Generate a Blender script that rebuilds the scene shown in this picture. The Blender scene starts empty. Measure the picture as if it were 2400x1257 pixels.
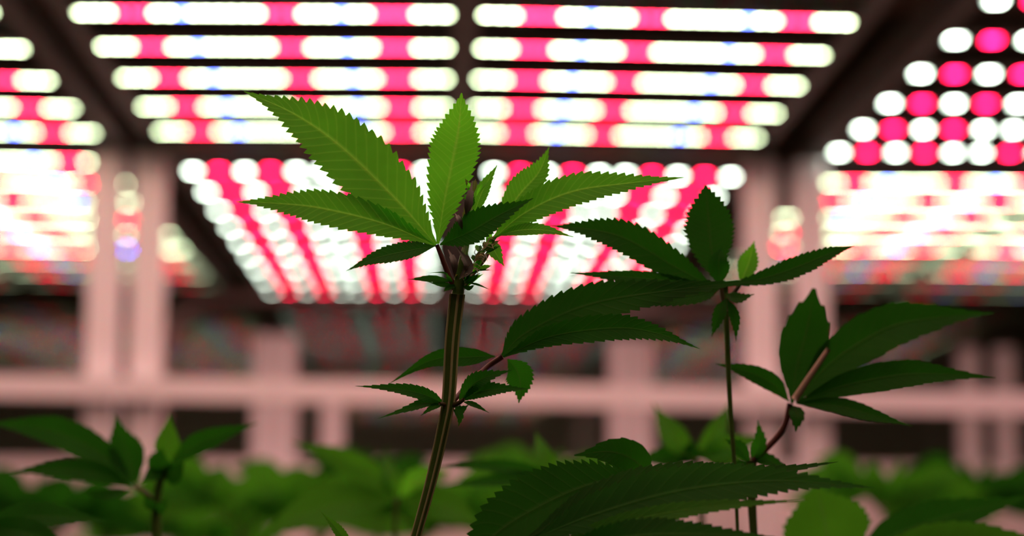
import bpy, math, random
from mathutils import Vector, Matrix, Quaternion

# ------------------------------------------------------------------ camera, world, exposure
F = 4800.0                      # focal length in pixels of the 2400x1257 frame
CX, CY = 1200.0, 628.5
CAM_H = 1.15                    # camera height above the floor
FOCUS = 0.65
dY = Vector(((1025 - CX) / F, -(1265 - CY) / F, -1)).normalized()
x0 = Vector((1, 0, 0)); x0 = (x0 - dY * x0.dot(dY)).normalized()
dX = Quaternion(dY, 0.004).to_matrix() @ x0
if dX.y > x0.y: dX = Quaternion(dY, -0.004).to_matrix() @ x0
dZ = dX.cross(dY)
ROT = Matrix((dX, dY, dZ))      # camera space -> world space
CAMLOC = Vector((0, 0, CAM_H))
sc = bpy.context.scene
COL = sc.collection
cd = bpy.data.cameras.new('camera')
cd.sensor_fit = 'HORIZONTAL'; cd.sensor_width = 36.0; cd.lens = F * 36 / 2400
cd.clip_start = 0.02; cd.clip_end = 60
cd.dof.use_dof = True; cd.dof.focus_distance = FOCUS; cd.dof.aperture_fstop = 7.2
cam = bpy.data.objects.new('camera', cd); COL.objects.link(cam)
cam.matrix_world = Matrix.Translation(CAMLOC) @ ROT.to_4x4()
sc.camera = cam
w = bpy.data.worlds.new('world'); sc.world = w; w.use_nodes = True
w.node_tree.nodes['Background'].inputs[0].default_value = (0.5, 0.42, 0.36, 1)
w.node_tree.nodes['Background'].inputs[1].default_value = 0.02
sc.view_settings.view_transform = 'Standard'; sc.view_settings.look = 'None'
sc.view_settings.exposure = 0.0; sc.view_settings.gamma = 1.0
sc.view_settings.use_curve_mapping = False
sc.cycles.use_adaptive_sampling = False
sc.cycles.use_denoising = True
sc.cycles.max_bounces = 8; sc.cycles.diffuse_bounces = 4
sc.cycles.caustics_reflective = False; sc.cycles.caustics_refractive = False
LED = 44.0                      # radiance of a white diode
H = 0.60                        # lamps hang this far above the lens


def P(px, py, z):
    """a point z metres in front of the lens, seen at pixel px,py"""
    return CAMLOC + ROT @ Vector(((px - CX) / F * z, -(py - CY) / F * z, -z))


# ------------------------------------------------------------------ materials
def mat(name):
    m = bpy.data.materials.new(name); m.use_nodes = True
    return m, m.node_tree.nodes, m.node_tree.links


def plain(name, col, rough=0.6, metal=0.0, noise=0.0, scale=20, bump=0.0):
    m, n, l = mat(name); b = n['Principled BSDF']
    b.inputs['Base Color'].default_value = (*col, 1)
    b.inputs['Roughness'].default_value = rough; b.inputs['Metallic'].default_value = metal
    if noise or bump:
        tc = n.new('ShaderNodeTexCoord'); t = n.new('ShaderNodeTexNoise')
        t.inputs['Scale'].default_value = scale; t.inputs['Detail'].default_value = 4
        l.new(tc.outputs['Object'], t.inputs['Vector'])
        r = n.new('ShaderNodeMapRange'); r.inputs[3].default_value = 1 - noise; r.inputs[4].default_value = 1 + noise
        l.new(t.outputs[0], r.inputs[0])
        mx = n.new('ShaderNodeVectorMath'); mx.operation = 'SCALE'; mx.inputs[0].default_value = col
        l.new(r.outputs[0], mx.inputs['Scale']); l.new(mx.outputs[0], b.inputs['Base Color'])
        if bump:
            bp = n.new('ShaderNodeBump'); bp.inputs['Strength'].default_value = bump; bp.inputs['Distance'].default_value = .002
            l.new(t.outputs[0], bp.inputs['Height']); l.new(bp.outputs[0], b.inputs['Normal'])
    return m


def glow(name, col, k):
    m, n, l = mat(name); n.remove(n['Principled BSDF'])
    e = n.new('ShaderNodeEmission'); e.inputs[0].default_value = (*col, 1); e.inputs[1].default_value = k
    l.new(e.outputs[0], n['Material Output'].inputs[0])
    try: m.cycles.emission_sampling = 'FRONT'
    except Exception: pass
    return m


def leaf_mat(name, refl, trans, vein, rough=0.55, nveins=22, spec=0.05):
    m, n, l = mat(name); b = n['Principled BSDF']
    uv = n.new('ShaderNodeTexCoord'); sep = n.new('ShaderNodeSeparateXYZ')
    l.new(uv.outputs['UV'], sep.inputs[0])
    def M(op, a, b_=None, c=None):
        q = n.new('ShaderNodeMath'); q.operation = op
        for i, v in enumerate((a, b_, c)):
            if v is None: continue
            if isinstance(v, (int, float)): q.inputs[i].default_value = v
            else: l.new(v, q.inputs[i])
        return q.outputs[0]
    au = M('ABSOLUTE', M('MULTIPLY', M('SUBTRACT', sep.outputs[0], 0.5), 2.0))
    ph = M('FRACT', M('MULTIPLY', M('SUBTRACT', sep.outputs[1], M('MULTIPLY', au, 0.10)), float(nveins)))
    lat = M('SUBTRACT', 1.0, M('MULTIPLY', M('ABSOLUTE', M('SUBTRACT', ph, 0.5)), 2.0))   # 0..1 peak mid
    latv = M('POWER', lat, 6.0)
    mid = M('POWER', M('SUBTRACT', 1.0, M('MINIMUM', M('MULTIPLY', au, 9.0), 1.0)), 1.5)
    veinf = M('MINIMUM', M('ADD', M('MULTIPLY', latv, 0.35), M('MULTIPLY', mid, 0.9)), 1.0)
    no = n.new('ShaderNodeTexNoise'); no.inputs['Scale'].default_value = 60; no.inputs['Detail'].default_value = 3
    l.new(uv.outputs['Object'], no.inputs['Vector'])
    rg = n.new('ShaderNodeMapRange'); rg.inputs[3].default_value = .75; rg.inputs[4].default_value = 1.25
    l.new(no.outputs[0], rg.inputs[0])
    def colr(base):
        mx = n.new('ShaderNodeMix'); mx.data_type = 'RGBA'
        l.new(veinf, mx.inputs[0]); mx.inputs[6].default_value = (*base, 1); mx.inputs[7].default_value = (*vein, 1)
        s = n.new('ShaderNodeVectorMath'); s.operation = 'SCALE'
        l.new(mx.outputs[2], s.inputs[0]); l.new(rg.outputs[0], s.inputs['Scale'])
        return s.outputs[0]
    b.inputs['Roughness'].default_value = rough
    b.inputs['Specular IOR Level'].default_value = spec
    l.new(colr(refl), b.inputs['Base Color'])
    tr = n.new('ShaderNodeBsdfTranslucent'); l.new(colr(trans), tr.inputs[0])
    bp = n.new('ShaderNodeBump'); bp.inputs['Strength'].default_value = .35; bp.inputs['Distance'].default_value = .0006
    l.new(M('SUBTRACT', 1.0, veinf), bp.inputs['Height']); l.new(bp.outputs[0], b.inputs['Normal'])
    ad = n.new('ShaderNodeAddShader'); l.new(b.outputs[0], ad.inputs[0]); l.new(tr.outputs[0], ad.inputs[1])
    l.new(ad.outputs[0], n['Material Output'].inputs[0])
    return m


def glass_mat():
    m, n, l = mat('clear_sheet'); n.remove(n['Principled BSDF'])
    t = n.new('ShaderNodeBsdfTransparent'); t.inputs[0].default_value = (.9, .93, .9, 1)
    g = n.new('ShaderNodeBsdfGlossy'); g.inputs['Roughness'].default_value = .04
    f = n.new('ShaderNodeFresnel'); f.inputs[0].default_value = 1.5
    mx = n.new('ShaderNodeMixShader')
    l.new(f.outputs[0], mx.inputs[0]); l.new(t.outputs[0], mx.inputs[1]); l.new(g.outputs[0], mx.inputs[2])
    l.new(mx.outputs[0], n['Material Output'].inputs[0])
    return m


M_DARK = plain('dark_paint', (.26, .22, .17), .7, 0, .25, 6)
M_BACK = plain('back_wall_paint', (.34, .42, .32), .8, 0, .2, 3)
M_CEIL = plain('ceiling_paint', (.50, .42, .34), .8, 0, .25, 3)
M_FLOOR = plain('floor_coating', (.45, .42, .38), .5, 0, .25, 5)
M_HOUS = plain('lamp_housing', (.28, .34, .33), .5, .0, .15, 30)
M_SHIELD = plain('matte_black_shield', (.045, .032, .030), .8)
M_PCB = plain('lamp_board', (.05, .045, .04), .5)
M_PKG = plain('diode_case', (.5, .5, .45), .5)
M_WHITE = plain('white_enamel', (.91, .93, .98), .45, 0, .04, 8)
M_TRAY = plain('tray_plastic', (.75, .74, .74), .5, 0, .05, 12)
M_SOIL = plain('coco_soil', (.05, .03, .018), .95, 0, .5, 60, .8)
M_HOSE = plain('hose_rubber', (.62, .50, .50), .5)
M_WIRE = plain('steel_wire', (.3, .3, .3), .35, .9)
M_GLASS = glass_mat()
M_MAIN = leaf_mat('lit_leaf', (.022, .12, .006), (.105, .60, .018), (.15, .50, .035))  # leaf green as it looks on the lit leaves
M_MID = leaf_mat('shaded_leaf', (.006, .060, .003), (.013, .125, .004), (.018, .10, .008), nveins=18)  # leaf green with shade put into the colour
M_DEEP = leaf_mat('deep_shaded_leaf', (.005, .044, .002), (.010, .095, .003), (.014, .07, .006), nveins=18)  # leaf green with deeper shade put into the colour
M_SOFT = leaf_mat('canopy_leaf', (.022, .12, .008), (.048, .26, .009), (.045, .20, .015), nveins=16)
M_STEM = plain('green_stem', (.075, .20, .025), .5, 0, .25, 120, .3)
M_RIB = plain('pale_stem_rib', (.50, .62, .28), .5)
M_PET = plain('red_petiole', (.10, .035, .025), .5, 0, .2, 90)
M_PETG = plain('brown_green_petiole', (.07, .07, .025), .5, 0, .2, 90)
M_PALE = plain('pale_petiole', (.42, .34, .24), .5, 0, .15, 90)
M_BRACT = leaf_mat('bract', (.05, .08, .015), (.07, .13, .02), (.15, .15, .05), nveins=8)
M_HAIR = plain('flower_hair', (.75, .75, .50), .6)
M_STIP = plain('dry_stipule', (.19, .22, .18), .7, 0, .2, 200)

WHITE_D, RED_D, BLUE_D = (.82, 1.0, .60), (2.4, .030, .12), (.16, .26, 1.9)
WHITE_S, RED_S = (.85, 1.0, .82), (2.0, .012, .12)
EM = {}
def em(kind, k):
    key = (kind, k)
    if key not in EM:
        c = {'W': WHITE_D, 'R': RED_D, 'B': BLUE_D, 'w': WHITE_S, 'r': RED_S}[kind]
        EM[key] = glow({'W': 'warm_white_diode_glow', 'R': 'red_diode_glow', 'B': 'blue_diode_glow',
                        'w': 'cool_white_diode_glow', 'r': 'deep_red_diode_glow'}[kind], c, LED * k)
    return EM[key]


# ------------------------------------------------------------------ helpers
class MB:
    def __init__(s): s.v, s.f, s.m = [], [], []
    def box(s, x0, x1, y0, y1, z0, z1, mi=0, bev=0):
        b = len(s.v)
        s.v += [(x, y, z) for z in (z0, z1) for y in (y0, y1) for x in (x0, x1)]
        for f in ((0, 2, 3, 1), (4, 5, 7, 6), (0, 1, 5, 4), (2, 6, 7, 3), (0, 4, 6, 2), (1, 3, 7, 5)):
            s.f.append(tuple(b + i for i in f)); s.m.append(mi)
    def tube(s, pts, rad, n=10, mi=0, cap=True):
        pts = [Vector(p) for p in pts]; b = len(s.v); k = len(pts)
        if not isinstance(rad, (list, tuple)): rad = [rad] * k
        up = Vector((0.13, 0.91, 0.39))
        for i, p in enumerate(pts):
            t = (pts[min(i + 1, k - 1)] - pts[max(i - 1, 0)]).normalized()
            a = t.cross(up).normalized(); c = t.cross(a)
            for j in range(n):
                an = 2 * math.pi * j / n
                s.v.append(tuple(p + (a * math.cos(an) + c * math.sin(an)) * rad[i]))
        for i in range(k - 1):
            for j in range(n):
                j2 = (j + 1) % n
                s.f.append((b + i * n + j, b + i * n + j2, b + (i + 1) * n + j2, b + (i + 1) * n + j)); s.m.append(mi)
        if cap:
            s.f.append(tuple(b + j for j in range(n))); s.m.append(mi)
            s.f.append(tuple(b + (k - 1) * n + n - 1 - j for j in range(n))); s.m.append(mi)
    def mesh(s, name, mats, smooth=False):
        me = bpy.data.meshes.new(name); me.from_pydata(s.v, [], s.f)
        for m in mats: me.materials.append(m)
        me.polygons.foreach_set('material_index', s.m)
        if smooth: me.polygons.foreach_set('use_smooth', [True] * len(s.f))
        me.update(); return me
    def build(s, name, mats, parent=None, smooth=False, loc=None):
        return link(name, s.mesh(name, mats if isinstance(mats, list) else [mats], smooth), parent, loc)


def link(name, me, parent=None, loc=None):
    o = bpy.data.objects.new(name, me); COL.objects.link(o)
    if parent is not None: o.parent = parent
    if loc is not None: o.location = loc
    return o


def thing(name, loc, label, cat, group=None):
    o = bpy.data.objects.new(name, None); COL.objects.link(o); o.location = loc
    o.empty_display_size = .05
    return tag(o, label, cat, group)


def tag(o, label, cat, group=None, kind=None):
    o['label'] = label; o['category'] = cat
    if group: o['group'] = group
    if kind: o['kind'] = kind
    return o


def struct(name, mb, m, label=None, smooth=False):
    o = mb.build(name, m, None, smooth); o['kind'] = 'structure'
    if label: o['label'] = label
    return o


def bez(pts, n):
    """smooth curve through 2..5 points"""
    pts = [Vector(p) for p in pts]
    if len(pts) == 2: return [pts[0].lerp(pts[1], i / (n - 1)) for i in range(n)]
    ext = [pts[0] * 2 - pts[1]] + pts + [pts[-1] * 2 - pts[-2]]
    segs = len(pts) - 1; out = []
    for i in range(n):
        u = i / (n - 1) * segs; k = min(int(u), segs - 1); t = u - k
        a, b, c, d = ext[k:k + 4]
        out.append(.5 * ((2 * b) + (c - a) * t + (2 * a - 5 * b + 4 * c - d) * t * t + (3 * b - a - 3 * c + d) * t ** 3))
    return out


# ------------------------------------------------------------------ the room
mb = MB(); mb.box(-4, 4, -2, 6.2, -.1, 0); struct('floor', mb, M_FLOOR)
mb = MB(); mb.box(-4, 4, -2, 6.2, 2.5, 2.6); struct('ceiling', mb, M_CEIL)
mb = MB(); mb.box(-4.1, -4, -2, 6.2, 0, 2.5); struct('wall_left', mb, M_DARK)
mb = MB(); mb.box(4, 4.1, -2, 6.2, 0, 2.5); struct('wall_right', mb, M_DARK)
mb = MB(); mb.box(-4, 4, 6.2, 6.3, 0, 2.5); struct('wall_back', mb, M_BACK)
mb = MB(); mb.box(-4, 4, -2.1, -2, 0, 2.5); struct('wall_front', mb, M_DARK)
mb = MB(); mb.box(-3.99, 3.99, 5.10, 5.105, 0.001, 2.499)
struct('partition_sheet_1', mb, M_GLASS, 'clear partition sheet behind the lamps, dimly mirroring their stripes')  # clear partition sheet across the room, mirrors the lamps

# ------------------------------------------------------------------ grow lamps
DENSE = 'WWWRRRWWBWWWWWWRRRWWWBWWRRRRWWW'          # outer end -> spine
SPARSE = 'wrwrwwrwrw'
PITCH = .416 / 30
_gaps = []
for i, c in enumerate(DENSE[:-1]):
    _gaps.append(1.0 if i < 17 else (.96 if i < 23 else (.88 if i < 28 else 1.06)))
_s = sum(_gaps); DPOS = [0]
for g in _gaps: DPOS.append(DPOS[-1] + g * .416 / _s)
DIODE = {}
def diode_mesh(c, k):
    key = (c, k)
    if key in DIODE: return DIODE[key]
    ex, ey = (.0050, .0045) if c in 'WRB' else (.0080, .010)
    b = MB(); b.box(-ex - .0008, ex + .0008, -ey - .0008, ey + .0008, .0004, .0030, 0)
    i = len(b.v)
    b.v += [(-ex, -ey, 0), (-ex, ey, 0), (ex, ey, 0), (ex, -ey, 0),
            (-ex - .0008, -ey - .0008, .0004), (-ex - .0008, ey + .0008, .0004), (ex + .0008, ey + .0008, .0004), (ex + .0008, -ey - .0008, .0004)]
    b.f.append((i, i + 1, i + 2, i + 3)); b.m.append(1)
    for a in range(4):
        b.f.append((i + a, i + 4 + a, i + 4 + (a + 1) % 4, i + (a + 1) % 4)); b.m.append(0)
    DIODE[key] = b.mesh('diode', [M_PKG, em(c, k)])
    return DIODE[key]


def grow_light(label, xl, xr, gap, rows, style, individual=lambda r, side: True, dim={}, gain=1.0, skirt=0):
    if style == 'sparse': gain *= .82
    """xl, xr: outer diode positions; gap: (a,b) inner diode positions; rows: depths"""
    xc = (gap[0] + gap[1]) / 2; yc = (rows[0] + rows[-1]) / 2
    root = thing('led_grow_light', (xc, yc, CAM_H + H), label, 'grow light', 'ceiling grow lights')
    y0, y1 = rows[0] - yc - .05, rows[-1] - yc + .05
    for side in (-1, 1):
        a, b = (xl, gap[0]) if side < 0 else (xr, gap[1])
        fold = .008
        for r, Y in enumerate(rows):
            k = dim.get(r, 1.0) * gain
            L = abs(b - a)
            n = len(DENSE) if style == 'dense' else len(SPARSE)
            pat = DENSE if style == 'dense' else SPARSE
            bar = MB()
            lo, hi = min(a, b) - xc - .014, max(a, b) - xc + .014
            def zz(x): return -fold * abs(x)
            # housing profile (trapezoid with heat-sink fins), following the slight fold
            i0 = len(bar.v)
            prof = [(-.020, .003), (.020, .003), (.022, .012), (.012, .016), (.012, .030), (.006, .030), (.006, .018),
                    (-.006, .018), (-.006, .030), (-.012, .030), (-.012, .016), (-.022, .012)]
            for x in (lo, hi):
                for (py, pz) in prof: bar.v.append((x, Y - yc + py, pz + zz(x)))
            q = len(prof)
            for j in range(q):
                bar.f.append((i0 + j, i0 + (j + 1) % q, i0 + q + (j + 1) % q, i0 + q + j)); bar.m.append(0)
            bar.f.append(tuple(i0 + j for j in range(q - 1, -1, -1))); bar.m.append(0)
            bar.f.append(tuple(i0 + q + j for j in range(q))); bar.m.append(0)
            ob = bar.build('light_bar', [M_HOUS], root)
            pos = []
            for i in range(n):
                t = (DPOS[i] / .416) if style == 'dense' else i / (n - 1)
                pos.append(a + (b - a) * t)
            if individual(r, side):
                for c, x in zip(pat, pos):
                    link('diode', diode_mesh(c, k), ob, (x - xc, Y - yc, zz(x - xc)))
            else:
                m = MB(); kinds = sorted(set(pat)); mats = [M_PKG] + [em(c, k) for c in kinds]
                for c, x in zip(pat, pos):
                    ex, ey = (.0050, .0045) if c in 'WRB' else (.0080, .010)
                    X, Z = x - xc, zz(x - xc)
                    m.box(X - ex - .0008, X + ex + .0008, Y - yc - ey, Y - yc + ey, Z + .0003, Z + .003, 0)
                    i = len(m.v); m.v += [(X - ex, Y - yc - ey, Z), (X - ex, Y - yc + ey, Z), (X + ex, Y - yc + ey, Z), (X + ex, Y - yc - ey, Z)]
                    m.f.append((i, i + 1, i + 2, i + 3)); m.m.append(1 + kinds.index(c))
                m.build('diode_row', mats, ob)
        x = (min(a, b) if side < 0 else max(a, b)) - xc + side * .022
        fr = MB(); fr.box(x - .010, x + .010, y0, y1, .004 - fold * abs(x), .045)
        fr.build('side_rail', [M_HOUS], root)
    if skirt:  # added shield, keeps lamp light off the tops of the posts
        k_ = MB(); k_.box(xl - xc - .03, xr - xc + .03, y1 - .003, y1 + .003, -skirt, .03); k_.build('added_light_shield', [M_SHIELD], root)
    sp = MB(); sp.box(-.016, .016, y0, y1, .006, .05); sp.build('center_spine', [M_HOUS], root)
    for yy in (y0, y1):
        c = MB(); c.box(xl - xc - .03, xr - xc + .03, yy - .012 if yy > 0 else yy - .012, yy + .012, .018, .050)
        c.build('cross_rail', [M_HOUS], root)
    dr = MB(); dr.box(-.09, .09, -.16, .16, .051, .10); dr.box(-.075, .075, -.14, .14, .10, .106); dr.build('driver_box', [M_HOUS], root)
    for sx in (xl - xc - .02, xr - xc + .02):
        for yy in (y0 + .04, y1 - .04):
            t = MB(); t.tube([(sx, yy, .045), (sx, yy, 2.5 - CAM_H - H)], .0012, 6); t.build('hanging_wire', [M_WIRE], root)
    return root


def R(a, p, n): return [a + p * i for i in range(n)]
rowsA = [2.302 - .172 * k for k in (3, 2, 1)] + [2.302, 2.464, 2.636, 2.815, 2.990]
grow_light('wide middle grow lamp of long white and pink dashes above the tallest leaf',
           -.412, .469, (.004, .052), rowsA, 'dense', lambda r, s: r >= 3, skirt=.022)
grow_light('grow lamp behind the tallest plant, slanting pink and white checkered stripes between the posts',
           -.405, .479, (-.026, .0875), R(3.32, .203, 9), 'sparse', dim={7: .7, 8: .5})
grow_light('grow lamp of white and pink dashes at the upper corner left of the middle lamp',
           -1.40, -.519, (-.984, -.936), [2.135 + .176 * k - .004 for k in range(6)], 'dense', lambda r, s: r >= 2 and s > 0)
grow_light('crowded blurred grow lamp beyond the left pair of white posts',
           -1.418, -.537, (-1.002, -.954), R(3.25, .2, 9), 'dense', lambda r, s: s > 0, dim={6: .3, 7: .2, 8: .04}, gain=1.3)  # faintest end row added to imitate dim reflections behind the lamp
grow_light('checkered grow lamp of separate white and red lozenges at the upper right corner',
           .616, 1.50, (1.016, 1.10), R(2.378 - .18, .18, 6), 'sparse', lambda r, s: s < 0)
grow_light('crowded blurred grow lamp beyond the right pair of white posts',
           .639, 1.52, (1.055, 1.103), R(3.372, .19, 9), 'dense', lambda r, s: s < 0, dim={5: .16, 6: .28, 7: .05, 8: .04}, gain=1.3)  # last two faint rows added to imitate reflections past the lamp end
grow_light('grow lamp hanging directly above the nearest plants, out of the picture',
           -.412, .469, (.004, .052), R(.30, .172, 8), 'dense', lambda r, s: False)

# ------------------------------------------------------------------ rack posts and rails
def zat(px, py, Y):
    """world point on the plane y=Y seen at pixel"""
    d = P(px, py, 1) - CAMLOC; return CAMLOC + d * (Y / d.y)

def post(x, Y, label, top, group, wd=.047):
    mb = MB(); h = wd / 2; r = .006; n = 4
    ring = []
    for (sx, sy, a0) in ((1, 1, 0), (-1, 1, 90), (-1, -1, 180), (1, -1, 270)):
        for i in range(n + 1):
            an = math.radians(a0 + 90 * i / n)
            ring.append((sx * (h - r) + r * math.cos(an), sy * (h - r) + r * math.sin(an)))
    q = len(ring)
    for z in (.012, top):
        for (a, b) in ring: mb.v.append((a, b, z))
    for j in range(q): mb.f.append((j, (j + 1) % q, q + (j + 1) % q, q + j)); mb.m.append(0)
    mb.f.append(tuple(range(q - 1, -1, -1))); mb.m.append(0); mb.f.append(tuple(range(q, 2 * q))); mb.m.append(0)
    t = thing('rack_post', (x, Y, 0), label, 'post', group)
    mb.build('upright', [M_WHITE], t)
    f = MB(); f.box(-wd / 2 - .002, wd / 2 + .002, -.05, .05, 0, .012); f.build('foot_plate', [M_WIRE], t)
    return t

YN = 3.13
TOPN = CAM_H + .585
post(-.512, YN, 'white square post nearest the left edge, outer of the near pair', TOPN, 'near rack posts')
post(-.446, YN, 'white square post just right of the leftmost post', TOPN, 'near rack posts')
post(.497, YN, 'white square post behind the upright leaf of the right plant', TOPN, 'near rack posts')
post(.575, YN, 'white square post behind the oval upright leaf at right, beside its twin', TOPN, 'near rack posts')
YF = 4.97
TOPF = CAM_H + .49
for x, lb, tp in ((-.424, 'faint far post left of the main stem, left one of a touching pair', TOPF), (-.370, 'faint far post left of the main stem, right one of a touching pair', TOPF),
              (.440, 'faint far post right of the main stem, left one of a touching pair', TOPF), (.494, 'faint far post right of the main stem, right one of a touching pair', TOPF),
              (1.297, 'blurred far post near the right edge, left one of the last pair', TOPF - .02), (1.385, 'blurred far post near the right edge, right one of the last pair', TOPF - .02),
              (-.255, 'short far post ending behind the long rail, left of the lower node', CAM_H + .33)):
    post(x, YF, lb, tp, 'far rack posts', .046)

def rail(pl, pr, Y, th, dp, label, group):
    a, b = zat(pl[0], pl[1], Y), zat(pr[0], pr[1], Y)
    mb = MB()
    mb.v += [(p.x, p.y + sy * dp / 2, p.z + sz * th / 2) for p in (a, b) for (sy, sz) in ((-1, -1), (1, -1), (1, 1), (-1, 1))]
    for f in ((0, 1, 2, 3), (7, 6, 5, 4), (0, 4, 5, 1), (1, 5, 6, 2), (2, 6, 7, 3), (3, 7, 4, 0)): mb.f.append(f); mb.m.append(0)
    c = (a + b) / 2
    mb.v = [(v[0] - c.x, v[1] - c.y, v[2] - c.z) for v in mb.v]
    o = mb.build('rack_rail', [M_WHITE], None, False, c)
    return tag(o, label, 'rail', group)

rail((-500, 897), (2900, 957), YN - .044, .034, .03, 'long white rail running across behind the main stem', 'rack rails')
rail((-500, 1090), (2900, 1112), YF - .05, .034, .03, 'far low pale rail seen faintly behind the lower leaves', 'rack rails')

# bent hose under the second lamp
mb = MB()
hz = [(372, 1000, 5.04), (378, 860, 5.04), (400, 770, 5.04), (450, 705, 5.04), (540, 682, 5.04), (760, 681, 5.04), (1060, 692, 5.04), (1400, 706, 5.04), (1900, 725, 5.04)]
mb.tube(bez([zat(a, b + 14, Y) for a, b, Y in hz], 70), .015, 12)
o = mb.build('air_hose', [M_HOSE], None, True)
tag(o, 'thin dull pink hose bending over below the checkered lamp', 'hose')

# ------------------------------------------------------------------ growing trays
def tray(x0, x1, y0, y1, ztop, label, leg=True):
    t = thing('grow_tray', ((x0 + x1) / 2, (y0 + y1) / 2, 0), label, 'tray', 'grow trays')
    hx, hy = (x1 - x0) / 2, (y1 - y0) / 2; w = .012; d = .14
    m = MB()
    m.box(-hx, hx, -hy, -hy + w, ztop - d, ztop); m.box(-hx, hx, hy - w, hy, ztop - d, ztop)
    m.box(-hx, -hx + w, -hy + w, hy - w, ztop - d, ztop); m.box(hx - w, hx, -hy + w, hy - w, ztop - d, ztop)
    m.box(-hx + w, hx - w, -hy + w, hy - w, ztop - d, ztop - d + .012)
    m.build('tray_shell', [M_TRAY], t)
    s = MB(); nx, ny = 40, 60; b = 0; rnd = random.Random(3)
    for j in range(ny + 1):
        for i in range(nx + 1):
            s.v.append((-hx + w + (2 * hx - 2 * w) * i / nx, -hy + w + (2 * hy - 2 * w) * j / ny, ztop - .03 + rnd.uniform(-.004, .004)))
    for j in range(ny):
        for i in range(nx):
            q = j * (nx + 1) + i; s.f.append((q, q + 1, q + nx + 2, q + nx + 1)); s.m.append(0)
    s.build('soil', [M_SOIL], t, True)
    for sx in (-1, 1):
        for sy in (-1, 1):
            l_ = MB(); X, Y = sx * (hx - .04), sy * (hy - .05)
            l_.box(X - .02, X + .02, Y - .02, Y + .02, 0, ztop - d); l_.build('leg', [M_WHITE], t)
    return t

TRAY_Z = .80
SOIL_Z = TRAY_Z - .03
tray(-.95, .95, .25, 2.85, TRAY_Z, 'white planting tray under the plants, below the picture')
for a_, b_, lb in ((-.40, .46, 'pale tray edge low behind the main stem, between the two post pairs'), (-1.40, -.56, 'pale tray edge low behind the left plant, beyond the left post pair'),
                   (.63, 1.50, 'pale tray edge low behind the right-hand plants, beyond the right post pair')):
    tray(a_, b_, 3.27, 4.85, CAM_H + .098, lb)

# ------------------------------------------------------------------ leaves
TT = [0, .04, .12, .25, .4, .55, .7, .82, .9, .96, 1]
WW = [.05, .13, .42, .80, 1, .93, .64, .33, .15, .06, 0]
WN = [.05, .10, .28, .60, .88, 1, .86, .58, .30, .10, 0]
def interp(t, tab):
    for i in range(len(TT) - 1):
        if t <= TT[i + 1]:
            u = (t - TT[i]) / (TT[i + 1] - TT[i]); u = u * u * (3 - 2 * u) * .35 + u * .65
            return tab[i] * (1 - u) + tab[i + 1] * u
    return 0

def leaflet_mesh(mid, wl, wr, teeth, up_k=.8, fold=.22, amp=.15, tab=WW, name='leaflet', m=None, wave=0.0, curl=0.0, seed=0):
    """mid: list of world points (base->tip); wl/wr: half widths in metres to the left/right of the run as seen;
    up_k: how far the higher edge leans away from the lens; fold: V-fold of the blade"""
    per = 4; N = teeth * per
    pts = bez(mid, N + 1); rnd = random.Random(seed)
    cols = [-1, -.72, -.42, -.12, 0, .12, .42, .72, 1]
    mb = MB(); uvs = []
    fwd = ROT @ Vector((0, 0, -1)); camup = ROT @ Vector((0, 1, 0))
    length = sum((pts[i + 1] - pts[i]).length for i in range(N))
    jit = [rnd.uniform(.8, 1.2) for _ in range(teeth + 1)]
    ph0 = rnd.uniform(0, 6)
    for i, p in enumerate(pts):
        t = i / N
        tg = (pts[min(i + 1, N)] - pts[max(i - 1, 0)]).normalized()
        side = tg.cross(fwd).normalized()               # to the right of the run as seen
        upness = side.dot(camup)
        base = interp(t, tab)
        ph = (i % per) / per
        for c in cols:
            half = wr if c > 0 else wl
            edge = abs(c) == 1
            k = base
            shift = 0
            if edge:
                a = amp * jit[min(i // per, teeth)] * min(1, base * 2.2)
                saw = {0: -1.0, 1: -.35, 2: .35, 3: 1.0}[i % per]
                k = base + a * saw * .5
                if i % per == 3: shift = length / N * .9
                if i % per == 2: shift = length / N * .4
                if t < .08 or i == N: k = base; shift = 0
            wdt = half * k * abs(c)
            s = (1 if c > 0 else -1)
            lean = fwd * (s * upness * up_k * wdt)
            nrm = (side + fwd * upness * up_k).normalized().cross(tg).normalized()
            if nrm.dot(fwd) > 0: nrm = -nrm              # blade normal towards the lens
            lift = nrm * (fold * wdt - curl * wdt * abs(c) * abs(c))
            wv = nrm * (wave * half * abs(c) * math.sin(t * 19 + ph0 + (1.3 if c > 0 else 0)) * base)
            v = p + side * (s * wdt) + lean + lift + wv + tg * shift
            mb.v.append(tuple(v)); uvs.append((.5 + c * .5, t))
    nc = len(cols)
    for i in range(N):
        for j in range(nc - 1):
            a = i * nc + j; mb.f.append((a, a + 1, a + nc + 1, a + nc)); mb.m.append(0)
    me = mb.mesh(name, [m], True)
    ul = me.uv_layers.new(name='UVMap')
    for lp in me.loops: ul.data[lp.index].uv = uvs[lp.vertex_index]
    return me

def local(me, org):
    me.transform(Matrix.Translation(-Vector(org))); return me

def px(n, z): return n / F * z

SEED = [0]
def add_leaflet(parent, org, pts, wpx, m, teeth=16, label=None, name='leaflet', wl=None, **kw):
    """pts in (px,py,z); wpx full width in pixels at the mid depth"""
    SEED[0] += 1
    z = pts[len(pts) // 2][2]
    h = px(wpx / 2, z)
    me = leaflet_mesh([P(*p) for p in pts], h if wl is None else px(wl, z), h if wl is None else px(wpx - wl, z), teeth, m=m, seed=SEED[0], **kw)
    o = link(name, local(me, org), parent)
    if label: o['label'] = label
    return o

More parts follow.
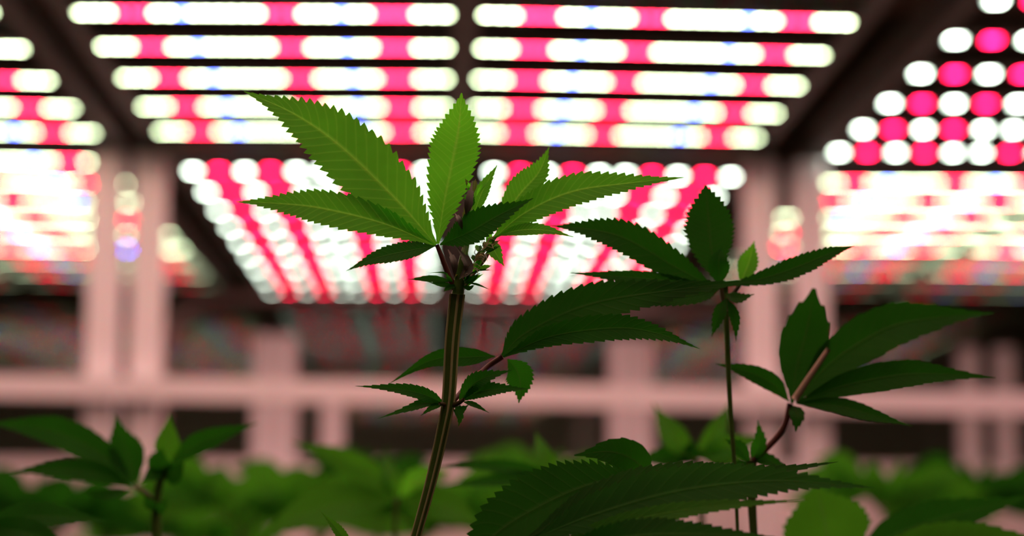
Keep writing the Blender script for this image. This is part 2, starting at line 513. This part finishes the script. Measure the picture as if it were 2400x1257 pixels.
def stalk(pts_px, rpx, n=16):
    z = pts_px[0][2]
    pts = bez([P(*p) for p in pts_px], n)
    if isinstance(rpx, (tuple, list)):
        rad = [px(rpx[0] + (rpx[1] - rpx[0]) * i / (n - 1), z) for i in range(n)]
    else: rad = px(rpx, z)
    return pts, rad

def stem_to_soil(base_px, r0):
    """continue a stem from a picture point down to the soil"""
    p = P(*base_px)
    q = Vector((p.x + .01, p.y + .01, SOIL_Z - .01))
    return p, q

def new_plant(label, foot, cat='plant'):
    return thing('cannabis_plant', foot, label, cat, 'cannabis plants')

def fan(plant, org, petiole_px, rpx, leaflets, m, pm=None, label=None, **kw):
    pts, rad = stalk(petiole_px, rpx)
    b = MB(); b.tube(pts, rad, 8)
    b.v = [tuple(Vector(v) - Vector(org)) for v in b.v]
    o = b.build('fan_leaf', [pm or M_PETG], plant, True)
    if label: o['label'] = label
    for L in leaflets:
        pts_, wpx = L[0], L[1]; opt = dict(kw); opt.update(L[2] if len(L) > 2 else {})
        mm = opt.pop('m', m)
        add_leaflet(o, org, pts_, wpx, mm, **opt)
    return o

def zs(z, *pts): return [(a, b, z + (c[0] if c else 0)) for (a, b, *c) in pts]

def make_stem(plant, org, pts_px, r, extra_soil=True, ribs=False):
    pts, rad = stalk(pts_px, r, 30)
    if extra_soil:
        p = pts[0]; d = (pts[0] - pts[3]).normalized()
        q1 = p + Vector((d.x, d.y, -abs(d.z) - .3)).normalized() * .10
        q2 = Vector((q1.x, q1.y, SOIL_Z - .012))
        low = bez([q2, q1.lerp(q2, .4), q1, p], 14)[:-1]
        r0 = rad[0] if isinstance(rad, list) else rad
        pts = low + pts; rad = [r0 * 1.1] * len(low) + (rad if isinstance(rad, list) else [rad] * 30)
    b = MB(); b.tube([Vector(q) - Vector(org) for q in pts], rad, 14)
    s = b.build('stem', [M_STEM], plant, True)
    if ribs:
        rr = rad
        for k, sx in enumerate((-1, 1, .15)):
            b = MB(); side = ROT @ Vector((1, 0, 0)); fw = ROT @ Vector((0, 0, 1))
            off = []
            for i, q in enumerate(pts):
                off.append(Vector(q) - Vector(org) + side * (sx * rr[i] * .86) + fw * (rr[i] * (.42 if abs(sx) == 1 else .92)))
            b.tube(off, [max(.00016, x * .20) for x in rr], 6); b.build('stem_rib', [M_RIB], s, True)
    return s

# --- the tall plant in focus
Z = FOCUS
foot = P(960, 1300, Z); org = Vector((foot.x, foot.y, SOIL_Z))
pl = new_plant('tall slender plant in sharp focus in front of the lamps, topped by bright pointed leaves', org)
make_stem(pl, org, [(970, 1275, Z), (1010, 1130, Z), (1040, 1000, Z), (1052, 930, Z), (1060, 800, Z), (1072, 690, Z)], (12, 17.5), ribs=True)
b = MB()
pts, rad = stalk([(1072, 695, Z), (1078, 650, Z), (1085, 610, Z), (1095, 560, Z + .003), (1100, 500, Z + .006)], (15, 4), 20)
b.tube([q - org for q in pts], rad, 10); b.build('stem_tip', [M_STEM], pl, True)

fan(pl, org, zs(Z, (1072, 690), (1056, 655), (1038, 610), (1024, 574)), (8, 5), [
    (zs(Z, (1022, 574), (930, 470, .004), (800, 345, .008), (690, 268, .010), (572, 214, .014)), 148, dict(teeth=30, tab=WW, fold=.12, wave=.03)),
    (zs(Z, (1026, 572), (1040, 480, .004), (1062, 370, .006), (1075, 300, .006), (1082, 218, .004)), 118, dict(teeth=26, fold=.15, tab=WN, up_k=.3)),
    (zs(Z, (1018, 575), (900, 525, -.004), (760, 490, -.010), (660, 478, -.014), (552, 473, -.018)), 84, dict(teeth=26, fold=.15, tab=WW)),
    (zs(Z, (1020, 577), (960, 588, -.006), (880, 606, -.012), (810, 636, -.018)), 44, dict(teeth=20, fold=.2, m=M_MID)),
    (zs(Z, (1032, 574), (1100, 545, -.008), (1170, 505, -.012), (1250, 465, -.016)), 74, dict(teeth=20, fold=.3, m=M_MID)),
], M_MAIN, M_PET, 'large bright leaf spreading to the left', up_k=.7)
fan(pl, org, zs(Z, (1080, 680), (1110, 640, .006), (1140, 600, .010), (1155, 562, .014)), (7, 4), [
    (zs(Z, (1150, 565, .012), (1230, 500, .010), (1340, 450, .008), (1470, 430, .006), (1605, 416, .002)), 78, dict(teeth=28, fold=.2, tab=WW, wave=.03)),
    (zs(Z, (1160, 540, .018), (1215, 460, .022), (1262, 405, .024), (1287, 345, .026)), 70, dict(teeth=20, fold=.2)),
    (zs(Z, (1165, 553, .010), (1220, 540, .004), (1280, 540, 0), (1345, 556, -.004)), 30, dict(teeth=14, fold=.2)),
    (zs(Z, (1150, 565, .010), (1160, 590, .006), (1182, 625, .004)), 34, dict(teeth=8, fold=.2)),
    (zs(Z, (1105, 520, .010), (1130, 450, .014), (1166, 386, .018)), 34, dict(teeth=14, fold=.2)),
    (zs(Z, (1090, 560, .012), (1098, 500, .014), (1104, 455, .016)), 26, dict(teeth=8, fold=.3, m=M_BRACT)),
], M_MAIN, M_PETG, 'bright leaf pointing right', up_k=.7)

# flower cluster at the top of the stem
rnd = random.Random(11)
for k in range(46):
    u = rnd.random(); a = rnd.uniform(-1, 1)
    if k < 30: sx, sy = 1082 + 62 * u + a * 12, 665 - 92 * u + rnd.uniform(-10, 10)      # main cluster leaning right
    else: sx, sy = 1088 + 22 * u + a * 8, 560 - 110 * u                                 # slim upper spike
    dx = a * 24 + (14 if k < 30 else 6); dy = -rnd.uniform(14, 36)
    add_leaflet(pl, org, zs(Z, (sx, sy, rnd.uniform(-.005, .008)), (sx + dx * .5, sy + dy * .6, 0), (sx + dx, sy + dy, rnd.uniform(-.006, .004))),
                rnd.uniform(8, 16), rnd.choice([M_BRACT, M_MID, M_MAIN]), teeth=5, name='bract', fold=.4)
for (a, b_, c, d, e, f_, wd) in ((1058, 660, 1010, 655, 955, 655, 17), (1055, 652, 1040, 640, 1005, 640, 4), (1095, 645, 1125, 634, 1156, 634, 5),
                                 (1095, 662, 1120, 668, 1150, 680, 5), (1060, 668, 1035, 668, 1005, 662, 12), (1075, 668, 1050, 676, 1040, 684, 12),
                                 (1090, 665, 1108, 655, 1125, 640, 13), (1085, 672, 1100, 676, 1112, 668, 11), (1062, 664, 1050, 650, 1048, 640, 9)):
    add_leaflet(pl, org, zs(Z, (a, b_), (c, d, -.004), (e, f_, -.006)), wd, M_MID, teeth=7, name='small_leaf', fold=.3)
for (a, b_, c, d, e, f_, wd) in ((1076, 655, 1098, 625, 1068, 575, 24), (1066, 650, 1064, 615, 1050, 585, 16), (1092, 510, 1100, 470, 1107, 424, 20), (1084, 540, 1076, 515, 1066, 500, 12)):
    add_leaflet(pl, org, zs(Z, (a, b_, -.006), (c, d, -.008), (e, f_, -.006)), wd, M_STIP, teeth=4, name='stipule', fold=.25, label='dry brown papery stipule')
hb = MB()
for k in range(34):
    u = rnd.random(); sx, sy = 1085 + 60 * u, 660 - 95 * u
    a = rnd.uniform(-2.6, .4); L_ = rnd.uniform(12, 26)
    p0, p1, p2 = P(sx, sy, Z - .004), P(sx + math.cos(a) * L_ * .6, sy + math.sin(a) * L_ * .6, Z - .008), P(sx + math.cos(a + .5) * L_, sy + math.sin(a + .5) * L_, Z - .008)
    hb.tube([q - org for q in (p0, p1, p2)], [.00018, .00015, .00008], 5)
o = hb.build('pistil_hairs', [M_HAIR], pl, True); o['label'] = 'pale thin hairs of the young flower'; o['kind'] = 'stuff'

# node lower on the stem
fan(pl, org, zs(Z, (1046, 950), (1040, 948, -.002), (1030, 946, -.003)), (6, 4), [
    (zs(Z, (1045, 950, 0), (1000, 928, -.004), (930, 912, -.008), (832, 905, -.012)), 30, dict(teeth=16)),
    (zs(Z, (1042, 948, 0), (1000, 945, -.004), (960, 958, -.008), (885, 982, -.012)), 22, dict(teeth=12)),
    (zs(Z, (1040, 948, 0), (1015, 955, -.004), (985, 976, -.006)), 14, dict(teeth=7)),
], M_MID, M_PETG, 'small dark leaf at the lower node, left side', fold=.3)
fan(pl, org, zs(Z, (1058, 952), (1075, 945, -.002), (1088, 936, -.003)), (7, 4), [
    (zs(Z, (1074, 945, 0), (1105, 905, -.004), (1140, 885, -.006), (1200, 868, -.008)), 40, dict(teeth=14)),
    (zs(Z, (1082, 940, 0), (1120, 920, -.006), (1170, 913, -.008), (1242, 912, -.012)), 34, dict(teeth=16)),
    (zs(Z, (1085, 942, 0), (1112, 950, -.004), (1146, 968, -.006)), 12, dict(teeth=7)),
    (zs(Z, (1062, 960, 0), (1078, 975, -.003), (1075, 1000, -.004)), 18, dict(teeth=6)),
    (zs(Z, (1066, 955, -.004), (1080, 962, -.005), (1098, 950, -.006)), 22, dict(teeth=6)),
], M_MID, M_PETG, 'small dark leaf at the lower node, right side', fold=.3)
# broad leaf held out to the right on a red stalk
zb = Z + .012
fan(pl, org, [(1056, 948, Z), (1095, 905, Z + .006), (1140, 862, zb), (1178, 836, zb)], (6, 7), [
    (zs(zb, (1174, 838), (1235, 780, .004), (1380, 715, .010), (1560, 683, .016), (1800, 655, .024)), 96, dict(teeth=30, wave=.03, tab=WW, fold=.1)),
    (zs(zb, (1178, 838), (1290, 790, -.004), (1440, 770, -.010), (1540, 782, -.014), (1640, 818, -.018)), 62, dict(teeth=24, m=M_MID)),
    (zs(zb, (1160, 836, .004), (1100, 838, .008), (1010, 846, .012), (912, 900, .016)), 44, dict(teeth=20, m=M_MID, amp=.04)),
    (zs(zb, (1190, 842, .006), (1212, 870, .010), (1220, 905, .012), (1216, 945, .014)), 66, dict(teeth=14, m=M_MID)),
], M_DEEP, M_PET, 'dark leaf on a red stalk reaching right', up_k=.5)

# --- plant to the right, slightly behind
Z = .70
foot = P(1735, 1300, Z); org = Vector((foot.x, foot.y, SOIL_Z))
pl = new_plant('dark plant right of the tall one, its broad leaf standing up before the lamp', org)
make_stem(pl, org, [(1730, 1275, Z), (1722, 1100, Z), (1712, 960, Z), (1704, 800, Z), (1700, 672, Z)], (4, 7))
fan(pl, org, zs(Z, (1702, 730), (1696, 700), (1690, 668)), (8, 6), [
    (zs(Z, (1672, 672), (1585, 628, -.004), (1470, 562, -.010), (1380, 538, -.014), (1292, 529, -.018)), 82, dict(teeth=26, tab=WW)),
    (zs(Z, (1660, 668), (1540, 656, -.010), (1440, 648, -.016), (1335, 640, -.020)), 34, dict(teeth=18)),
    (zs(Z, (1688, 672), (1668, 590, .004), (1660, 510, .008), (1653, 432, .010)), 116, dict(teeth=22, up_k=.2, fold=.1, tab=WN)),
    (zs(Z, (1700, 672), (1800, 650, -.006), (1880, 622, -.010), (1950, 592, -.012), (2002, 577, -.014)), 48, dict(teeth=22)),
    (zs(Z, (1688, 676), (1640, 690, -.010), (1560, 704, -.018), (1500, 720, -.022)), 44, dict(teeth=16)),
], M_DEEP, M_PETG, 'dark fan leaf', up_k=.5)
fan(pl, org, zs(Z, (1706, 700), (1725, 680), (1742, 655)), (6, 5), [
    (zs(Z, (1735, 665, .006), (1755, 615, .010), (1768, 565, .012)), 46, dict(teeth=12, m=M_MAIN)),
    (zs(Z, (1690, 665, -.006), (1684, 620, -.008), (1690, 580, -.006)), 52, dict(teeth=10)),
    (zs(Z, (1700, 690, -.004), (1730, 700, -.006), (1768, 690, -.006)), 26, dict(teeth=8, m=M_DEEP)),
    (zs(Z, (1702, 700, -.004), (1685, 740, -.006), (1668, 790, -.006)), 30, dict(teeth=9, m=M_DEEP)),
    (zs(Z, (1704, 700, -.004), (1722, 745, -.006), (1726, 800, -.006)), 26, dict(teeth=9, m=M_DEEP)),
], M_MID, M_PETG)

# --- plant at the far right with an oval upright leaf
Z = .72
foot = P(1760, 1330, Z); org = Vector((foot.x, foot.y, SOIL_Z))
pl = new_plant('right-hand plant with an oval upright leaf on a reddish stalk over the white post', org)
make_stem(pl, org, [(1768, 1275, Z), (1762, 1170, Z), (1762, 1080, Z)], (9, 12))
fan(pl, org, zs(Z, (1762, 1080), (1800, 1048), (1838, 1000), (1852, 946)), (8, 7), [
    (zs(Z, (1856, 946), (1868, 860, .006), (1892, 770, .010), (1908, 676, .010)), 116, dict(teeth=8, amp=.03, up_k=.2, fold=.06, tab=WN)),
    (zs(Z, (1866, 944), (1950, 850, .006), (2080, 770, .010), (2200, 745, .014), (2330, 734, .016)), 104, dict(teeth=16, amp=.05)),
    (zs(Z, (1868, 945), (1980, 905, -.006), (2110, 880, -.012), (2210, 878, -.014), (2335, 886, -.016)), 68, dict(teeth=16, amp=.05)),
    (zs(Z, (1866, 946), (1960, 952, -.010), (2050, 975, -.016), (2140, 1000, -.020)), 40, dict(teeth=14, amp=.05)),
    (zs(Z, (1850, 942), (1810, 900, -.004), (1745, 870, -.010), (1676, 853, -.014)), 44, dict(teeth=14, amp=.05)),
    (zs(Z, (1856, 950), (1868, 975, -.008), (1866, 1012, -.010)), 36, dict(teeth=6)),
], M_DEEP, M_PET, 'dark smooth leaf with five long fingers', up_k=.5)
b = MB(); pts, rad = stalk(zs(Z - .003, (1862, 938), (1900, 880), (1942, 818)), (9, 6)); b.tube([q - org for q in pts], rad, 8)
o = b.build('folded_leaf_stalk', [M_PALE], pl, True)
for (p3, wd, mm) in ((((1762, 1085), (1780, 1040, -.003), (1776, 985, -.006)), 34, M_MID), (((1760, 1085), (1730, 1050, -.002), (1700, 1030, -.004)), 34, M_MID),
                     (((1756, 1082), (1740, 1100), (1720, 1130)), 40, M_DEEP), (((1766, 1082), (1800, 1080), (1850, 1100)), 30, M_MID)):
    add_leaflet(pl, org, zs(Z, *p3), wd, mm, teeth=8, name='small_leaf')

# --- near plant at the bottom right: broad toothed leaves
Z = .615
foot = P(1340, 1420, Z); org = Vector((foot.x, foot.y, SOIL_Z))
pl = new_plant('near plant at the bottom right, broad dark toothed leaves lying across each other', org)
make_stem(pl, org, [(1330, 1400, Z), (1300, 1340, Z), (1262, 1290, Z)], (12, 10))
fan(pl, org, zs(Z, (1262, 1290), (1250, 1275), (1240, 1262)), (8, 7), [
    (zs(Z, (1235, 1262), (1380, 1178, .004), (1560, 1128, .008), (1760, 1112, .012), (1965, 1083, .016)), 76, dict(teeth=34, m=M_DEEP)),
    (zs(Z, (1240, 1268), (1400, 1205, -.002), (1600, 1150, -.004), (1820, 1128, -.006), (2050, 1144, -.008)), 104, dict(teeth=36, m=M_MID, tab=WW)),
    (zs(Z, (1280, 1285), (1450, 1228, -.008), (1650, 1190, -.014), (1900, 1172, -.018)), 40, dict(teeth=28, m=M_SOFT)),
    (zs(Z, (1290, 1300), (1450, 1262, -.016), (1620, 1252, -.020), (1840, 1262, -.026)), 70, dict(teeth=28, m=M_MID)),
], M_DEEP, M_PETG, 'dark toothed leaf reaching right', up_k=.9, fold=.12)
fan(pl, org, zs(Z, (1262, 1290), (1400, 1200, .02), (1500, 1130, .03)), (7, 5), [
    (zs(Z + .012, (1510, 1118, .012), (1400, 1132, .006), (1280, 1180, 0), (1160, 1255, -.006), (1095, 1350, -.010)), 160, dict(teeth=30, m=M_DEEP, tab=WN, up_k=.5)),
    (zs(Z + .06, (1525, 1125, .012), (1490, 1082, .006), (1430, 1060, .0), (1345, 1068, 0)), 80, dict(teeth=10, amp=.04, m=M_DEEP)),
], M_DEEP, M_PETG, 'dark leaf bending down to the left', up_k=.5, fold=.1)

# --- soft leaf just behind the bottom right one
Z = .80
foot = P(2010, 1400, Z); org = Vector((foot.x, foot.y, SOIL_Z))
pl = new_plant('soft green rounded leaf at the bottom edge below the oval-leaved plant', org)
make_stem(pl, org, [(2000, 1420, Z), (1990, 1370, Z), (1980, 1330, Z)], (10, 9))
fan(pl, org, zs(Z, (1980, 1330), (1975, 1310), (1970, 1290)), (8, 7), [
    (zs(Z, (1955, 1330), (1940, 1260), (1925, 1190), (1915, 1140)), 210, dict(up_k=.2)),
    (zs(Z, (1990, 1320), (2110, 1250, .01), (2250, 1205, .02), (2430, 1160, .03)), 96, dict(m=M_MID)),
    (zs(Z, (2000, 1340), (2150, 1290, -.01), (2300, 1265, -.02), (2450, 1262, -.03)), 100, {}),
], M_SOFT, M_PETG, teeth=14, amp=.06, up_k=.5, fold=.1)

# --- lower left plant, softly blurred
Z = .84
foot = P(370, 1330, Z); org = Vector((foot.x, foot.y, SOIL_Z))
pl = new_plant('blurred plant at the lower left, fingers spread in front of the paired posts', org)
make_stem(pl, org, [(368, 1290, Z), (366, 1200, Z), (372, 1140, Z), (388, 1090, Z)], (12, 9))
fan(pl, org, zs(Z, (364, 1190), (345, 1160), (316, 1140)), (7, 5), [
    (zs(Z, (312, 1142), (250, 1075, .004), (150, 1020, .010), (60, 1000, .014), (-40, 992, .018)), 72, dict(teeth=20)),
    (zs(Z, (306, 1142), (230, 1110, -.006), (130, 1100, -.012), (10, 1108, -.018)), 50, dict(teeth=16)),
    (zs(Z, (318, 1138), (305, 1080, .004), (285, 1030, .006), (270, 972, .006)), 82, dict(teeth=12, up_k=.2)),
    (zs(Z, (304, 1150), (250, 1160, -.01), (190, 1150, -.02)), 26, dict(teeth=8)),
], M_MID, M_PETG, 'leaf spreading to the left', up_k=.5, amp=.08)
fan(pl, org, zs(Z, (380, 1120), (386, 1105), (392, 1092)), (14, 12), [
    (zs(Z, (398, 1092), (450, 1050), (520, 1020, -.004), (606, 992, -.008)), 52, dict(teeth=14)),
    (zs(Z, (392, 1085), (394, 1040), (398, 970)), 62, dict(teeth=12, up_k=.2, m=M_SOFT)),
    (zs(Z, (385, 1090), (360, 1110, -.006), (330, 1130, -.01)), 40, dict(teeth=10)),
    (zs(Z, (390, 1110), (375, 1080, -.006), (380, 1050, -.01)), 60, dict(teeth=8)),
    (zs(Z, (385, 1120), (410, 1110, -.006), (432, 1080, -.01)), 50, dict(teeth=8)),
    (zs(Z, (366, 1200), (350, 1180, -.006), (338, 1160, -.01)), 26, dict(teeth=8)),
    (zs(Z, (366, 1205), (380, 1190, -.006), (392, 1165, -.01)), 26, dict(teeth=8)),
], M_MID, M_PETG, 'young crown leaf', up_k=.5, amp=.08)

Z = .78
foot = P(-60, 1330, Z); org = Vector((foot.x, foot.y, SOIL_Z))
pl = new_plant('single dark leaf entering at the lower left corner of the picture', org)
make_stem(pl, org, [(-60, 1320, Z), (-66, 1270, Z), (-70, 1225, Z)], (9, 7))
fan(pl, org, zs(Z, (-70, 1225), (-60, 1225), (-45, 1226)), (6, 5), [
    (zs(Z, (-50, 1228), (40, 1216), (140, 1212), (255, 1222)), 62, {}),
    (zs(Z, (-50, 1232), (30, 1245, -.01), (100, 1262, -.01), (180, 1300, -.01)), 60, {}),
], M_MID, M_PETG, teeth=14, amp=.06)

Z = .66
foot = P(840, 1360, Z); org = Vector((foot.x, foot.y, SOIL_Z))
pl = new_plant('narrow pale leaf tip poking up at the bottom edge left of the main stem', org)
make_stem(pl, org, [(850, 1350, Z), (846, 1320, Z), (840, 1300, Z)], (5, 4))
fan(pl, org, zs(Z, (842, 1305), (838, 1300), (834, 1292)), (4, 3), [
    (zs(Z, (836, 1300), (806, 1262), (782, 1232), (752, 1200)), 24, dict(teeth=14, m=M_SOFT)),
    (zs(Z, (838, 1300), (860, 1290, -.004), (890, 1300, -.01)), 20, dict(teeth=10)),
], M_MID, M_PETG)

# ------------------------------------------------------------------ canopy further back
def canopy(xpx, ypx, z, label, size=190, seed=0, m=None, nl=5, layers=1, spread=1.0):
    rnd = random.Random(seed)
    foot = P(xpx, 1330, z); org = Vector((foot.x, foot.y, SOIL_Z))
    pl = new_plant(label, org)
    sc_ = FOCUS / z * 1.6
    make_stem(pl, org, [(xpx + rnd.uniform(-8, 8), 1320, z), (xpx + rnd.uniform(-6, 6), (ypx + 1320) / 2, z), (xpx, ypx, z)], (7, 5))
    for k in range(layers):
        for sgn in (-1, 1):
            y0 = ypx + k * 75 + rnd.uniform(-8, 8) + (25 if sgn > 0 else 0)
            bx, by = xpx + sgn * size * (.16 + .14 * k), y0 - 20 + 10 * k
            dz = rnd.uniform(-.05, .05)
            lf = []
            for q in range(nl):
                f = q / (nl - 1) * 2 - 1
                ang = (math.pi / 2 if k == 0 else math.pi / 2 * .55) + (0 if sgn > 0 else 0)
                dirx = sgn * math.cos(ang * .35) * .55 + f * .85
                diry = -math.cos(f * 1.5) * (.62 if k == 0 else .45) + .12
                Lq = size * (.95 - .35 * abs(f)) * rnd.uniform(.85, 1.1)
                tipx, tipy = bx + dirx * Lq, by + diry * Lq * .8
                mx, my = bx + dirx * Lq * .5, by + diry * Lq * .8 * .5 - Lq * .08
                lf.append(([(bx, by, z + dz), (mx, my, z + dz * 1.1), (tipx, tipy + Lq * .06, z + dz + rnd.uniform(-.03, .03))],
                           size * .23 * rnd.uniform(.85, 1.15), dict(teeth=10)))
            fan(pl, org, [(xpx, y0 + 25, z), ((xpx + bx) / 2, (y0 + 25 + by) / 2, z + dz / 2), (bx, by, z + dz)], (5, 4), lf, m or M_SOFT, M_PETG, up_k=.5, amp=.08, fold=.15)
    # crown of small upright leaves
    lf = []
    for q in range(4):
        f = q / 3 * 2 - 1
        lf.append(([(xpx, ypx + 6, z), (xpx + f * size * .2, ypx - size * .2, z), (xpx + f * size * .34, ypx - size * (.46 - .2 * abs(f)), z)], size * .15, dict(teeth=8)))
    fan(pl, org, [(xpx, ypx + 12, z), (xpx, ypx + 8, z), (xpx, ypx + 4, z)], (5, 4), lf, m or M_SOFT, M_PETG, up_k=.3, amp=.08)
    return pl

Z = .86
foot = P(1330, 1400, Z); org = Vector((foot.x, foot.y, SOIL_Z))
pl = new_plant('half-sharp leaf of two thin fingers pointing left behind the main stem, near its foot', org)
make_stem(pl, org, [(1330, 1330, Z), (1325, 1240, Z), (1318, 1140, Z)], (6, 5))
fan(pl, org, zs(Z, (1318, 1140), (1312, 1132), (1305, 1126)), (5, 4), [
    (zs(Z, (1305, 1122), (1240, 1106, -.004), (1140, 1092, -.01), (1020, 1096, -.016)), 36, {}),
    (zs(Z, (1305, 1130), (1230, 1122, -.006), (1140, 1128, -.012), (1036, 1142, -.02)), 34, {}),
    (zs(Z, (1310, 1122), (1275, 1070), (1255, 1010, .01)), 44, dict(m=M_SOFT)),
    (zs(Z, (1300, 1140), (1250, 1170, -.01), (1180, 1200, -.02)), 50, dict(m=M_SOFT)),
], M_MID, M_PETG, teeth=14, amp=.07, up_k=.5)

Z = 1.0
foot = P(935, 1400, Z); org = Vector((foot.x, foot.y, SOIL_Z))
pl = new_plant('blurred bright fan leaf with one long finger slanting up left of the main stem', org)
make_stem(pl, org, [(930, 1330, Z), (926, 1240, Z), (930, 1172, Z)], (7, 5))
fan(pl, org, zs(Z, (930, 1190), (932, 1180), (934, 1170)), (5, 4), [
    (zs(Z, (930, 1168), (870, 1115), (780, 1070, -.01), (680, 1036, -.02)), 62, {}),
    (zs(Z, (932, 1165), (915, 1120), (905, 1060, .01)), 46, {}),
    (zs(Z, (938, 1165), (985, 1125), (1060, 1105, .01)), 56, dict(m=M_MAIN)),
    (zs(Z, (925, 1175), (820, 1180, -.02), (700, 1210, -.03), (600, 1270, -.04)), 90, {}),
    (zs(Z, (940, 1175), (1040, 1185, -.02), (1130, 1230, -.03)), 80, {}),
], M_SOFT, M_PETG, teeth=14, amp=.07, up_k=.5)

Z = .92
foot = P(1640, 1400, Z); org = Vector((foot.x, foot.y, SOIL_Z))
pl = new_plant('blurred crown with a pointed finger rising left of the reddish stalk, over the long rail', org)
make_stem(pl, org, [(1650, 1330, Z), (1645, 1220, Z), (1632, 1090, Z)], (7, 7))
fan(pl, org, zs(Z, (1632, 1095), (1630, 1085), (1628, 1075)), (8, 6), [
    (zs(Z, (1625, 1072), (1575, 1020), (1530, 945, .01)), 62, {}),
    (zs(Z, (1630, 1070), (1680, 1010), (1712, 940, .01)), 44, {}),
    (zs(Z, (1632, 1075), (1700, 1050), (1800, 1022, .01)), 56, {}),
    (zs(Z, (1622, 1078), (1560, 1072), (1480, 1080, -.01)), 50, dict(m=M_MID)),
    (zs(Z, (1628, 1085), (1620, 1065), (1625, 1030)), 60, dict(m=M_DEEP)),
    (zs(Z, (1640, 1070), (1690, 1072), (1770, 1090, -.01)), 50, {}),
], M_SOFT, M_PETG, teeth=12, amp=.07, up_k=.5)

canopy(120, 1225, 1.5, 'hazy green plant behind the spread leaf at the lower left', 280, 1, M_MID)
canopy(560, 1215, 1.55, 'hazy bright plant right of the lower left plant', 330, 2, spread=1.1)
canopy(740, 1225, 1.7, 'hazy plant low between the far post and the main stem', 300, 3)
canopy(985, 1225, 1.3, 'soft bright plant around the bottom of the main stem', 330, 4)
canopy(1290, 1150, 1.8, 'hazy green plant between the main stem and the dark oval leaf', 240, 6)
canopy(2080, 1190, 1.5, 'hazy plant below the long fingers of the right-hand plant', 290, 8)
canopy(2290, 1180, 1.7, 'hazy dark plant in front of the last far posts at the right edge', 260, 9, M_MID)
canopy(885, 1135, 1.6, 'dim dark plant low left of the main stem, behind the bright fan leaf', 210, 21, M_MID)
canopy(240, 1240, 1.8, 'dim dark plant low below the paired left posts', 240, 22, M_DEEP)
canopy(1190, 1235, 1.7, 'dim plant low right of the main stem, behind the thin fingers', 250, 23, M_MID)
canopy(430, 1270, 2.0, 'dim far plant low between the left posts and the far post', 280, 10)
